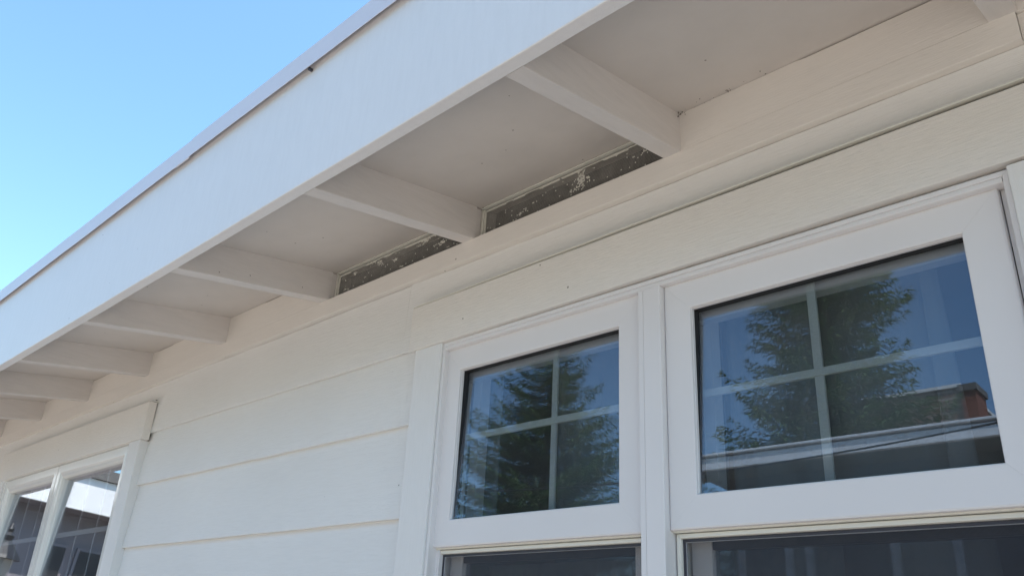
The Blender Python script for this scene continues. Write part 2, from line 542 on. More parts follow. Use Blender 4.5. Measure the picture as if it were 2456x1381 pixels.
# --- rafters (x of their right side where they meet the wall)
RX = [-0.1660, -0.7587, -1.3503, -1.9703, -2.5750, -3.1850, -3.7950, -4.3900]
while RX[-1] > HX0:
    RX.append(RX[-1] - 0.605)
RX = [1.05, 0.44] + RX
RX = [3.49, 2.88, 2.27, 1.66] + RX
RW = 0.040
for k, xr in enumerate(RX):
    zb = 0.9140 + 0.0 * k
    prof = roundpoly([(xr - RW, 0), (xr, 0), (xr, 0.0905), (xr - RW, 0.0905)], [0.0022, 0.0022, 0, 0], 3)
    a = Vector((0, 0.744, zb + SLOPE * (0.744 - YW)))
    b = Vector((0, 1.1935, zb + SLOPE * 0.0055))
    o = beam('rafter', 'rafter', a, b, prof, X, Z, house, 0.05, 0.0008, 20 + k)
    # the tail that carries on above the wall
    prof2 = [(xr - RW + 0.002, 0.004), (xr - 0.002, 0.004), (xr - 0.002, 0.086), (xr - RW + 0.002, 0.086)]
    if -2.1 < xr < -0.6:
        beam('rafter_end', 'rafter', (0, 1.186, zb), (0, 1.50, zb + SLOPE * 0.312), prof2, X, Z, house, 1, 0, 0)

# --- frieze board under the rafters
xboard('frieze_board', 'frieze', HX0, -0.1697, YW, 1.2070, 0.8600, 0.9128, house, 0.0022, 0.0007, 8, 0.0035)
xboard('frieze_board', 'frieze', -0.1690, HX1, YW + 0.007, 1.2060, 0.8605, 0.9128, house, 0.0022, 0.0007, 9)

# --- bird blocks between rafters, soffit vents in two bays
def bird_block(xa, xb, seed):
    n = max(4, int((xb - xa) / 0.02))
    bm = bmesh.new()
    fr, bk, fb, bb = [], [], [], []
    for i in range(n + 1):
        x = xa + (xb - xa) * i / n
        w = mnoise.noise(Vector((x * 5.0, seed * 3.7, 0)))
        top = zs(YW) - 0.0002 - (0.0022 if w > 0.02 else 0.0) - 0.0004 * (mnoise.noise(Vector((x * 30, seed, 4))) + 1)
        bot = 0.9134
        fr.append(bm.verts.new((x, YW + 0.0012, top))); fb.append(bm.verts.new((x, YW + 0.0012, bot)))
        bk.append(bm.verts.new((x, YW + 0.022, top))); bb.append(bm.verts.new((x, YW + 0.022, bot)))
    for i in range(n):
        bm.faces.new((fb[i], fb[i + 1], fr[i + 1], fr[i]))
        bm.faces.new((fr[i], fr[i + 1], bk[i + 1], bk[i]))
        bm.faces.new((bk[i], bk[i + 1], bb[i + 1], bb[i]))
        bm.faces.new((bb[i], bb[i + 1], fb[i + 1], fb[i]))
    bm.faces.new((fb[0], fr[0], bk[0], bb[0])); bm.faces.new((fb[-1], bb[-1], bk[-1], fr[-1]))
    return finish('eave_block', bm, 'frieze', house)

def vent(xa, xb, seed):
    """painted metal vent: a flanged frame with a punched sheet, many holes clogged by paint"""
    y = 1.213
    z0, z1 = 0.914, 1.0065
    bm = bmesh.new()
    addbox(bm, xa + 0.0015, xa + 0.0075, y - 0.006, y + 0.004, z0, z1 - 0.006, 0.0008, 1)
    addbox(bm, xb - 0.0075, xb - 0.0015, y - 0.006, y + 0.004, z0, z1 - 0.006, 0.0008, 1)
    addbox(bm, xa + 0.0010, xb - 0.001, y - 0.008, y + 0.003, z1 - 0.0055, z1 - 0.0015, 0.0008, 1)
    fr = finish('soffit_vent', bm, 'vent', house)
    tag(fr, 'painted metal vent with a punched sheet, between two rafters')
    P = 0.0031; D = 0.0024
    nx = int((xb - xa - 0.014) / P); nz = int((z1 - 0.006 - z0) / P)
    bm = bmesh.new()
    cache = {}
    def vv(i, k, ax, az):
        key = (i * 2 + ax, k * 2 + az)
        if key not in cache:
            cache[key] = bm.verts.new((xa + 0.007 + i * P + ax * (P - D), y, z0 + k * P + az * (P - D)))
        return cache[key]
    rnd = random.Random(seed)
    for i in range(nx):
        edge = 0.0775 + 0.004 * mnoise.noise(Vector((i * 0.05, seed, 0))) + 0.0035 * mnoise.noise(Vector((i * 0.011, seed, 5)))
        for k in range(nz):
            z = k * P
            xx = i * P
            b = mnoise.noise(Vector((xx * 15, z * 42, seed * 1.7))) + 0.35 * mnoise.noise(Vector((xx * 70, z * 120, seed)))
            clog = z > edge or i < 2
            if z > edge and rnd.random() < 0.04 and mnoise.noise(Vector((xx * 16, 1, seed))) > 0.1:
                clog = False
            if b > 0.40 and rnd.random() < 0.30 + 1.4 * (b - 0.40):
                clog = True
            if rnd.random() < 0.012:
                clog = True
            k1 = len(bm.faces)
            A0 = vv(i, k, 0, 0); A1 = vv(i, k, 1, 0); A2 = vv(i + 1, k, 0, 0)
            B0 = vv(i, k, 0, 1); B1 = vv(i, k, 1, 1); B2 = vv(i + 1, k, 0, 1)
            C0 = vv(i, k + 1, 0, 0); C1 = vv(i, k + 1, 1, 0); C2 = vv(i + 1, k + 1, 0, 0)
            bm.faces.new((A0, A1, B1, B0)); bm.faces.new((A1, A2, B2, B1)); bm.faces.new((B0, B1, C1, C0))
            if clog:
                bm.faces.new((B1, B2, C2, C1))
            bm.faces.ensure_lookup_table()
            for f_ in bm.faces[k1:]:
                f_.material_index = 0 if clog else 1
    geo = bmesh.ops.extrude_face_region(bm, geom=list(bm.faces))
    for v in [g for g in geo['geom'] if isinstance(g, bmesh.types.BMVert)]:
        v.co.y += 0.0004
    sh = finish('perforated_sheet', bm, 'vent', fr)
    sh.data.materials.append(M['vent_wire_shade'])
    tag(sh, 'punched metal sheet with paint-clogged holes')

sr_ = sorted(RX)
for k in range(len(sr_) - 1):
    xa, xb = sr_[k] + 0.0005, sr_[k + 1] - RW - 0.0005
    if abs(sr_[k] + 1.3503) < 0.01 or abs(sr_[k] + 1.9703) < 0.01:
        vent(xa, xb, 9 if abs(sr_[k] + 1.3503) < 0.01 else 2)
    else:
        bird_block(xa - 0.003, xb + 0.003, k)
bird_block(HX0, sr_[0] - RW - 0.0005, 40)
bird_block(sr_[-1] + 0.0005, HX1, 41)

# near-black backing added behind the vents; its colour holds the attic's shade
box('attic_shade_backing', 'attic', -2.05, -0.70, 1.26, 1.30, 0.913, 1.03, house)
box('attic_shade_backing', 'attic', -2.05, -0.70, 1.218, 1.259, 0.9005, 0.9125, house)

# --- window openings (x0, x1) used to cut siding: C window and A/B unit
AB = (-1.511, -0.129)
CW = (-4.740, -3.078)
courses = [0.673, 0.4835, 0.2675, 0.058, -0.150, -0.358, -0.566, -0.774, -0.982, -1.19, -1.40]
spans = [(HX0, CW[0]), (CW[1], AB[0]), (AB[1], HX1)]
SILL = -0.52
def course(x0, x1, zb, zt, seed, yb=1.1950, yt=1.2085):
    prof = roundpoly([(yb, zb), (yt + 0.004, zb + 0.001), (yt + 0.006, zt), (yt, zt)], [0.0022, 0, 0, 0], 2)
    beam('siding_board', 'siding', (x0, 0, 0), (x1, 0, -0.001), prof, Y, Z, house, 0.05, 0.0010, seed)
# the top course runs through behind both window headers
prof = roundpoly([(1.1965, 0.6735), (1.2064, 0.6740), (1.2130, 0.862), (1.2035, 0.862)], [0.0022, 0, 0, 0], 2)
for a_, b_, sd_ in ((HX0, -5.2, 50), (-5.198, -1.5975, 51), (-1.5965, 2.0, 52), (2.002, HX1, 53)):
    beam('siding_board', 'siding', (a_, 0, 0), (b_, 0, -0.001), prof, Y, Z, house, 0.05, 0.0009, sd_)
seed = 60
for i in range(1, len(courses)):
    zb = courses[i]; zt = courses[i - 1] + 0.018
    if zb > SILL - 0.1:
        for a_, b_ in spans:
            seed += 1
            course(a_ + 0.0005, b_ - 0.0005, zb, zt, seed)
    else:
        seed += 1
        course(HX0, HX1, zb, zt, seed)
# wall core behind the siding, with the openings left free
for (a_, b_, z0_, z1_) in ((HX0, CW[0] + 0.05, -H, 0.90), (CW[1] - 0.05, AB[0] + 0.05, -H, 0.90), (AB[1] - 0.05, HX1, -H, 0.90),
                           (CW[0] + 0.05, CW[1] - 0.05, -H, SILL), (AB[0] + 0.05, AB[1] - 0.05, -H, SILL),
                           (CW[0] + 0.05, CW[1] - 0.05, 0.66, 0.90), (AB[0] + 0.05, AB[1] - 0.05, 0.66, 0.90)):
    box('wall_core', 'room', a_, b_, 1.2165, 1.32, z0_, z1_, house)
box('side_wall', 'siding', HX0, HX0 + 0.1, 1.33, 9.3, -H, 1.0, house)
box('side_wall', 'siding', HX1 - 0.1, HX1, 1.33, 9.3, -H, 1.0, house)
box('back_wall', 'siding', HX0, HX1, 9.3, 9.4, -H, 1.0, house)
# rooms
box('partition_wall', 'room', -2.40, -2.30, 1.321, 5.0, -H, 0.895, house)
box('rear_room_wall', 'room', HX0 + 0.1, HX1 - 0.1, 4.6, 4.7, -H, 0.895, house)
box('ceiling', 'room', HX0 + 0.1, HX1 - 0.1, 1.325, 9.29, 0.897, 0.912, house)
box('room_floor', 'room_floor', HX0 + 0.1, HX1 - 0.1, 1.325, 9.29, -H + 0.06, -H + 0.12, house)

# caulk lip over each window header, leaving a dark gap that widens to the right over the near one
def caulk(x0, x1, zl, dz, gap, w0, lbl, y_front):
    bm = bmesh.new()
    n = 70
    rows = []
    for i in range(n + 1):
        t = i / n
        x = x0 + t * (x1 - x0)
        g_ = gap(t) + 0.0006 * mnoise.noise(Vector((t * 16, 0, 3)))
        z0_ = zl + dz * t + max(g_, 0.0003)
        w = w0 * (1 + 0.25 * mnoise.noise(Vector((t * 25, 4, 3))))
        rows.append([bm.verts.new(q) for q in ((x, 1.2050, z0_), (x, y_front, z0_), (x, y_front - 0.0004, z0_ + w * 0.55), (x, y_front + 0.003, z0_ + w), (x, 1.2050, z0_ + w * 3.0))])
    for i in range(n):
        for j in range(5):
            bm.faces.new((rows[i][j], rows[i][(j + 1) % 5], rows[i + 1][(j + 1) % 5], rows[i + 1][j]))
    bm.faces.new(rows[0]); bm.faces.new(rows[-1][::-1])
    tag(finish('caulk_bead', bm, 'caulk', house), lbl)
caulk(-1.530, 0.39, 0.7685, 0.0088, lambda t: 0.0012 + 0.0062 * max(0, min(1, (t - 0.04) / 0.5)), 0.0042,
      'uneven bead of old caulk above the window header, with a dark gap below it', 1.1672)
tag(xboard('gap_shade_strip', 'rubber', -1.50, 0.385, 1.1735, 1.1950, 0.7690, 0.7722, house, 0, 0, 0, 0.0088), 'dark strip standing in for the shade in the gap above the window header')  # near-black strip painting in the shade that bounced light washes out of the gap
caulk(-4.755, -3.059, 0.7860, -0.0020, lambda t: 0.0012 + 0.001 * t, 0.0016, 'thin bead of caulk above the far window header', 1.1800)

# ------------------------------------------------------------------ pair of windows A and B
YH, YC, YFR, YS = 1.1670, 1.1715, 1.1770, 1.1900
xboard('window_header', 'trim', -1.5315, 0.40, YH, 1.1960, 0.6550, 0.7685, house, 0.0018, 0.0006, 90, 0.0088)
zboard('window_casing', 'trim_upright', -1.5110, -1.4155, YC, 1.2150, SILL, 0.6545, house, 0.0025, 0.0006, 91)
zboard('window_casing', 'trim_upright', -0.2210, -0.1270, YH + 0.0007, 1.2150, SILL, 0.6548, house, 0.0025, 0.0006, 92)
xboard('window_sill', 'trim', -1.54, -0.10, 1.150, 1.2155, SILL - 0.05, SILL - 0.001, house, 0.004, 0.0006, 93)

# window body: outer frame, its head lip, jambs and the mullion
def jambframe(name, x0, x1, z0, z1, lip, parent):
    prof = roundpoly([(0, YFR), (0, 1.26), (lip + 0.010, 1.26), (lip + 0.010, 1.2015), (lip, 1.2015), (lip, YFR)], [0.0015, 0, 0, 0, 0, 0.002], 2)
    return mitred(name, 'vinyl', (x0, x1, z0, z1), prof, parent)
win = jambframe('window', -1.4150, -0.2215, SILL, 0.6548, 0.0085, house)
tag(win, 'white double window with two small top sashes over screened lower panes')
# the head of the frame is deeper than the jambs
xboard('frame_head', 'vinyl', -1.4062, -0.2305, YFR + 0.0004, 1.1990, 0.6375, 0.6460, win, 0.0018, 0.0002, 94)
tag(xboard('head_reveal', 'vinyl', -1.4064, -0.2303, 1.2425, 1.2600, 0.575, 0.6452, win, 0.001, 0, 0), 'inner head of the window frame')
# mullion: wide flat post with a second thin cover strip on its left
bm = bmesh.new()
pr = roundpoly([(-0.8455, YFR - 0.0006), (-0.8085, YFR - 0.0006), (-0.8085, 1.26), (-0.8455, 1.26)], [0.0008, 0.002, 0, 0], 3)
mull = beam('mullion', 'vinyl', (0, 0, SILL + 0.01), (0, 0, 0.6372), pr, X, Y, win, 1, 0, 0)
pr = roundpoly([(-0.8573, YFR - 0.0002), (-0.8461, YFR - 0.0002), (-0.8461, 1.255), (-0.8573, 1.255)], [0.0015, 0.0006, 0, 0], 2)
beam('mullion_strip', 'vinyl', (0, 0, SILL + 0.01), (0, 0, 0.6370), pr, X, Y, win, 1, 0, 0)

SP = [(0.0006, YS + 0.012), (0.0006, YS + 0.004), (0.0018, YS + 0.0012), (0.0045, YS), (0.0545, YS), (0.0558, YS + 0.0010), (0.0562, YS + 0.0045), (0.0572, YS + 0.0055), (0.0572, YS + 0.028), (0.012, YS + 0.028), (0.012, YS + 0.012)]
def top_sash(x0, x1, z0, z1, seedx):
    s = mitred('sash', 'vinyl', (x0, x1, z0, z1), SP, win, 0.00010)
    gx0, gx1, gz0, gz1 = x0 + 0.0572, x1 - 0.0572, z0 + 0.0572, z1 - 0.0572
    mitred('rubber_seal', 'rubber', (gx0 - 0.0004, gx1 + 0.0004, gz0 - 0.0004, gz1 + 0.0004),
           [(0, YS + 0.0115), (0.0008, YS + 0.0115), (0.0008, YS + 0.0275), (0, YS + 0.0275)], win, 0)
    # panes: an inward lean at the top, added to bring the eave's reflection lower
    tilt = math.tan(math.radians(2.5))
    for nm, yy in (('pane', 0.0),):
        bm = bmesh.new()
        zc = (gz0 + gz1) / 2
        yc = YS + 0.0150
        def q(x, z, d):
            return bm.verts.new((x, yc + (z - zc) * tilt + d, z))
        a = [q(gx0 - 0.004, gz0 - 0.002, 0), q(gx1 + 0.004, gz0 - 0.002, 0), q(gx1 + 0.004, gz1 + 0.002, 0), q(gx0 - 0.004, gz1 + 0.002, 0)]
        b = [q(gx0 - 0.004, gz0 - 0.002, 0.003), q(gx1 + 0.004, gz0 - 0.002, 0.003), q(gx1 + 0.004, gz1 + 0.002, 0.003), q(gx0 - 0.004, gz1 + 0.002, 0.003)]
        bm.faces.new(a); bm.faces.new(b[::-1])
        for i in range(4):
            bm.faces.new((a[i], b[i], b[(i + 1) % 4], a[(i + 1) % 4]))
        finish('pane', bm, 'glass', win)
    # grille bars between the panes
    yb = YS + 0.034
    return gx0, gx1, gz0, gz1, yb

gA = top_sash(-1.4185, -0.8572, 0.1960, 0.6406, 0)
gB = top_sash(-0.8088, -0.2406, 0.1975, 0.6392, 1)
for (gx0, gx1, gz0, gz1, yb), (bx, bw, bz, bh) in ((gA, (-1.1040, 0.0145, 0.4355, 0.0145)), (gB, (-0.5435, 0.0150, 0.4310, 0.0135))):
    bm = bmesh.new(); addbox(bm, bx - bw / 2, bx + bw / 2, yb, yb + 0.006, gz0 - 0.01, gz1 + 0.012, 0.001, 1)
    finish('grille_bar', bm, 'muntin', win)
    bm = bmesh.new(); addbox(bm, gx0 - 0.012, gx1 + 0.012, yb - 0.0015, yb + 0.0045, bz - bh / 2, bz + bh / 2, 0.001, 1)
    finish('grille_bar', bm, 'muntin', win)
# inner rebates seen through the glass
for g in (gA, gB):
    mitred('inner_frame', 'vinyl', (g[0] - 0.03, g[1] + 0.03, g[2] - 0.03, g[3] + 0.03),
           [(0.0, 1.262), (0.026, 1.262), (0.026, 1.290), (0.0, 1.290)], win, 0)

# lower sashes with insect screens
def lower_unit(x0, x1, ztop, screen_l):
    mitred('lower_frame', 'vinyl_cream', (x0, x1, SILL + 0.02, ztop),
           roundpoly([(0, 1.2045), (0.0068, 1.2045), (0.0078, 1.2085), (0.0078, 1.24), (0, 1.24)], [0.001, 0.001, 0, 0, 0], 2), win, 0.0002)
    sx0, sx1, sz1 = x0 + 0.0082, x1 - 0.0082, ztop - 0.0082
    mitred('screen_frame', 'screen_frame', (sx0, sx1, SILL + 0.03, sz1),
           [(0, 1.2110), (0.0042, 1.2110), (0.0042, 1.2160), (0, 1.2160)], win, 0)
    mitred('screen_spline', 'spline', (sx0 + 0.0044, sx1 - 0.0044, SILL + 0.0344, sz1 - 0.0044),
           [(0, 1.2125), (0.0009, 1.2120), (0.0010, 1.2150), (0, 1.2150)], win, 0)
    bm = bmesh.new()
    addbox(bm, sx0 + 0.005, sx1 - 0.005, 1.2138, 1.2141, SILL + 0.035, sz1 - 0.005)
    finish('insect_screen', bm, 'screen', win)
    # glass behind with its white stiles
    st = 0.038
    for xa, xb in ((sx0 + 0.004, sx0 + 0.004 + st), (sx1 - 0.004 - st, sx1 - 0.004)):
        zboard('lower_stile', 'vinyl', xa, xb, 1.2300, 1.2520, SILL + 0.03, sz1 + 0.004, win, 0.001, 0)
    xboard('lower_rail', 'rubber', sx0 + st + 0.005, sx1 - st - 0.005, 1.2320, 1.2500, sz1 - 0.016, sz1 + 0.004, win, 0.001, 0)
    box('pane', 'glass_lower', sx0 + st, sx1 - st, 1.2400, 1.2430, SILL + 0.03, sz1 - 0.01, win)
# deep jambs beside and above the lower units
lower_unit(-1.4045, -0.8580, 0.1925, 0)
lower_unit(-0.8050, -0.2330, 0.1945, 1)
xboard('transom', 'vinyl_cream', -1.4060, -0.8576, 1.1985, 1.2600, 0.1935, 0.2080, win, 0.0015, 0, 0)
xboard('transom', 'vinyl_cream', -0.8080, -0.2320, 1.1985, 1.2600, 0.1955, 0.2090, win, 0.0015, 0, 0)

# ------------------------------------------------------------------ window C
xboard('window_header', 'trim', -4.7560, -3.0580, YH, 1.1960, 0.6470, 0.7860, house, 0.0018, 0.0006, 190, -0.0020)
zboard('window_casing', 'trim_upright', -3.1700, -3.0780, YC, 1.2150, SILL, 0.6445, house, 0.0025, 0.0006, 191)
zboard('window_casing', 'trim_upright', -4.7400, -4.6480, YC, 1.2150, SILL, 0.6465, house, 0.0025, 0.0006, 192)
xboard('window_sill', 'trim', -4.77, -3.05, 1.150, 1.2155, SILL - 0.05, SILL - 0.001, house, 0.004, 0.0006, 193)
winC = mitred('window', 'gloss', (-4.6485, -3.1695, SILL, 0.6590),
              roundpoly([(0, 1.1790), (0, 1.25), (0.016, 1.25), (0.016, 1.1790)], [0.001, 0, 0, 0.003], 3), house, 0.0002)
tag(winC, 'glossy white window with two panes and thin grille bars')
GP = roundpoly([(0.0, 1.1830), (0.034, 1.1830), (0.040, 1.1880), (0.052, 1.1900), (0.058, 1.1990), (0.058, 1.2250), (0.0, 1.2250)],
               [0.002, 0.003, 0.003, 0.004, 0.003, 0, 0], 4)
tC = math.tan(0.042)
for xa, xb in ((-4.6320, -3.9290), (-3.9190, -3.1860)):
    mitred('sash', 'gloss', (xa, xb, SILL + 0.016, 0.6420), GP, winC, 0.0002)
    gx0, gx1, gz0, gz1 = xa + 0.058, xb - 0.058, SILL + 0.074, 0.584
    bm = bmesh.new()
    def q(x, z, d):
        return bm.verts.new((x, 1.2080 + (z - 0.42) * tC * (1 if z > 0 else 0.3) + d, z))
    zl = 0.1
    a = [q(gx0 - 0.004, zl, 0), q(gx1 + 0.004, zl, 0), q(gx1 + 0.004, gz1 + 0.003, 0), q(gx0 - 0.004, gz1 + 0.003, 0)]
    b = [q(gx0 - 0.004, zl, 0.003), q(gx1 + 0.004, zl, 0.003), q(gx1 + 0.004, gz1 + 0.003, 0.003), q(gx0 - 0.004, gz1 + 0.003, 0.003)]
    y_l = 1.2080 + (zl - 0.42) * tC
    # the plane simply continues down to the bottom rebate
    for lst in (a, b):
        for v in lst[:2]:
            v.co.z = gz0 - 0.003
            v.co.y = v.co.y + (gz0 - 0.003 - zl) * tC
    bm.faces.new(a); bm.faces.new(b[::-1])
    for i in range(4):
        bm.faces.new((a[i], b[i], b[(i + 1) % 4], a[(i + 1) % 4]))
    finish('pane', bm, 'glass_far', winC)
    w = gx1 - gx0
    for f in (0.345, 0.66):
        bx = gx0 + w * f
        bm = bmesh.new(); addbox(bm, bx - 0.004, bx + 0.004, 1.2270, 1.2310, gz0, gz1 + 0.01, 0.001, 1)
        finish('grille_bar', bm, 'muntin', winC)
    bm = bmesh.new(); addbox(bm, gx0 - 0.01, gx1 + 0.01, 1.2255, 1.2300, 0.3450, 0.3640, 0.001, 1)
    finish('grille_bar', bm, 'muntin', winC)
zboard('mullion', 'gloss', -3.9285, -3.9195, 1.1815, 1.2500, SILL + 0.016, 0.6300, winC, 0.001, 0)

# ------------------------------------------------------------------ curtains and blinds inside
def curtain(x0, x1, z0, z1, y, folds, amp, label, flare=0.0, mat='curtain'):
    n = folds * 10
    bm = bmesh.new()
    cols = []
    for th in (0, 0.002):
        rows = []
        for j in range(9):
            t = j / 8
            row = []
            for i in range(n + 1):
                s = i / n
                x = x0 + (x1 - x0) * s + flare * (1 - t) * s
                yy = y + amp * (0.6 + 0.4 * (1 - t)) * math.sin(s * folds * 2 * math.pi + 0.7 * math.sin(t * 2)) + th
                row.append(bm.verts.new((x, yy, z0 + (z1 - z0) * t)))
            rows.append(row)
        cols.append(rows)
        for j in range(8):
            for i in range(n):
                bm.faces.new((rows[j][i], rows[j][i + 1], rows[j + 1][i + 1], rows[j + 1][i]))
    for i in range(n):
        bm.faces.new((cols[0][0][i], cols[0][0][i + 1], cols[1][0][i + 1], cols[1][0][i]))
        bm.faces.new((cols[0][8][i], cols[0][8][i + 1], cols[1][8][i + 1], cols[1][8][i]))
    for j in range(8):
        for e in (0, n):
            bm.faces.new((cols[0][j][e], cols[0][j + 1][e], cols[1][j + 1][e], cols[1][j][e]))
    o = finish('curtain', bm, mat, None, True)
    tag(o, label, 'curtain', 'curtains behind the windows')
    return o
curtain(-0.768, -0.585, -0.6, 0.70, 1.333, 2, 0.012, 'left panel of the pale curtain behind the wider right-hand top sash')
curtain(-0.600, -0.416, -0.6, 0.70, 1.362, 2, 0.012, 'middle panel of the pale curtain, set back behind the wider right-hand top sash', 0.02)
curtain(-0.409, -0.384, -0.6, 0.70, 1.338, 1, 0.004, 'narrow right-hand strip of pale curtain behind the wider top sash', 0.05)
curtain(-1.27, -0.83, -0.6, 0.70, 1.42, 4, 0.012, 'pale curtain set well back behind the small top sash')
curtain(-1.335, -0.925, -0.5, 0.168, 1.285, 9, 0.010, 'off-white pleated sheet added for the ribbed reflection in the screened pane under the small top sash', 0.0, 'ribbed_reflection')  # added folds imitating a ribbed reflection in the lower pane
curtain(-1.47, -1.375, -0.6, 0.70, 1.335, 1, 0.010, 'pale curtain edge behind the left side of the small top sash')

# ------------------------------------------------------------------ neighbours seen only as reflections
nb = thing('sage_bungalow', (1.0, -6.5, 0), 'low sage green bungalow with a white fascia across the path', 'house')
box('wall', 'brown_wall', -4.05, 6.0, -9.0, -4.55, -H, 2.14, nb)
box('fascia_board', 'far_white', -4.42, 6.4, -4.02, -3.98, 2.045, 2.150, nb, 0.004, 1)
box('drip_edge', 'far_white', -4.44, 6.42, -4.035, -3.955, 2.165, 2.185, nb, 0.003, 1)
box('roof', 'roofing', -4.40, 6.38, -9.4, -4.021, 2.150, 2.180, nb)
box('soffit', 'brown_wall', -4.40, 6.38, -4.54, -4.021, 2.112, 2.140, nb)
for k, (xa, xb, zt) in enumerate(((-4.03, -3.50, 1.86), (-3.38, -2.60, 1.86), (-2.2, -1.3, 1.4))):
    f = mitred('window', 'far_white', (xa, xb, 0.5, zt), [(0, -4.545), (0.07, -4.545), (0.07, -4.51), (0, -4.51)], nb, 0)
    box('pane', 'rubber', xa + 0.07, xb - 0.07, -4.547, -4.530, 0.57, zt - 0.07, f)

# power cable drooping in front of it
bm = bmesh.new()
pts = []
for i in range(33):
    t = i / 32
    pts.append(Vector((-7.0 + 9.0 * t, -3.2, 1.82 + 0.42 * t + 0.35 * (4 * (t - 0.5) ** 2) - 0.24)))
rings = []
for p_ in pts:
    rings.append([bm.verts.new(p_ + Vector((0, 0.007 * math.cos(a), 0.007 * math.sin(a)))) for a in (0, math.pi / 2, math.pi, 1.5 * math.pi)])
for i in range(32):
    for j in range(4):
        bm.faces.new((rings[i][j], rings[i][(j + 1) % 4], rings[i + 1][(j + 1) % 4], rings[i + 1][j]))
bm.faces.new(rings[0][::-1]); bm.faces.new(rings[-1])
tag(finish('power_cable', bm, 'cable'), 'black overhead cable sagging in front of the sage bungalow', 'cable')

bh = thing('brick_house', (-3.0, -17.0, 0), 'tall brown brick house with a red chimney behind the trees', 'house')
box('wall', 'brick', -7.6, -5.02, -19.0, -15.0, -H, 6.86, bh)
box('coping', 'far_white', -7.65, -5.00, -19.05, -14.95, 6.86, 6.93, bh)
box('chimney', 'red_brick', -5.00, -4.72, -15.5, -14.9, 5.0, 6.72, bh)
box('chimney_cap', 'roofing', -5.04, -4.68, -15.55, -14.85, 6.72, 6.86, bh)
box('lower_wing', 'brick', -4.99, -0.5, -19.0, -15.6, -H, 4.6, bh)

wh = thing('west_house', (-11.5, -2.6, 0), 'mauve grey house with a sunlit white fascia beyond the end of the white house', 'house')
box('wall', 'west_wall', -14.0, -9.35, -6.0, 0.9, -H, 1.50, wh)
box('fascia_board', 'far_white', -9.03, -8.99, -6.4, 0.95, 1.235, 1.56, wh, 0.004, 1)
box('roof', 'roofing', -14.4, -8.95, -6.45, 1.0, 1.561, 1.665, wh)
box('soffit', 'west_wall', -9.34, -9.031, -6.4, 0.95, 1.24, 1.26, wh)
for ya, yb_ in ((-0.62, -0.40), (-1.20, -0.76), (-2.6, -1.7)):
    f = box('window', 'west_wall', -9.349, -9.31, ya - 0.03, yb_ + 0.03, -0.2, 0.93, wh)
    box('pane', 'rubber', -9.309, -9.300, ya, yb_, -0.17, 0.90, f)

# street lantern in front of it
bm = bmesh.new()
def lathe(bm, cx, cy_, prof, n=12):
    rings = []
    for r, z in prof:
        rings.append([bm.verts.new((cx + r * math.cos(2 * math.pi * i / n), cy_ + r * math.sin(2 * math.pi * i / n), z)) for i in range(n)])
    for k in range(len(prof) - 1):
        for i in range(n):
            bm.faces.new((rings[k][i], rings[k][(i + 1) % n], rings[k + 1][(i + 1) % n], rings[k + 1][i]))
    bm.faces.new(rings[0][::-1]); bm.faces.new(rings[-1])
LX, LY = -8.2, 0.22
lan = thing('garden_lantern', (LX, LY, 0), 'black iron garden lantern on a post near the end of the white house', 'lantern')
lathe(bm, LX, LY, [(0.10, -H), (0.10, -H + 0.06), (0.04, -H + 0.12), (0.032, 0.30), (0.07, 0.34), (0.05, 0.37)])
finish('post', bm, 'lamp_iron', lan)
bm = bmesh.new(); lathe(bm, LX, LY, [(0.06, 0.371), (0.11, 0.60)], 6); finish('lamp_glass', bm, 'lamp_glass', lan)
bm = bmesh.new(); lathe(bm, LX, LY, [(0.155, 0.601), (0.14, 0.63), (0.06, 0.73), (0.035, 0.75), (0.05, 0.79), (0.02, 0.82), (0.028, 0.845), (0.004, 0.90)], 12)
finish('lantern_cap', bm, 'lamp_iron', lan)

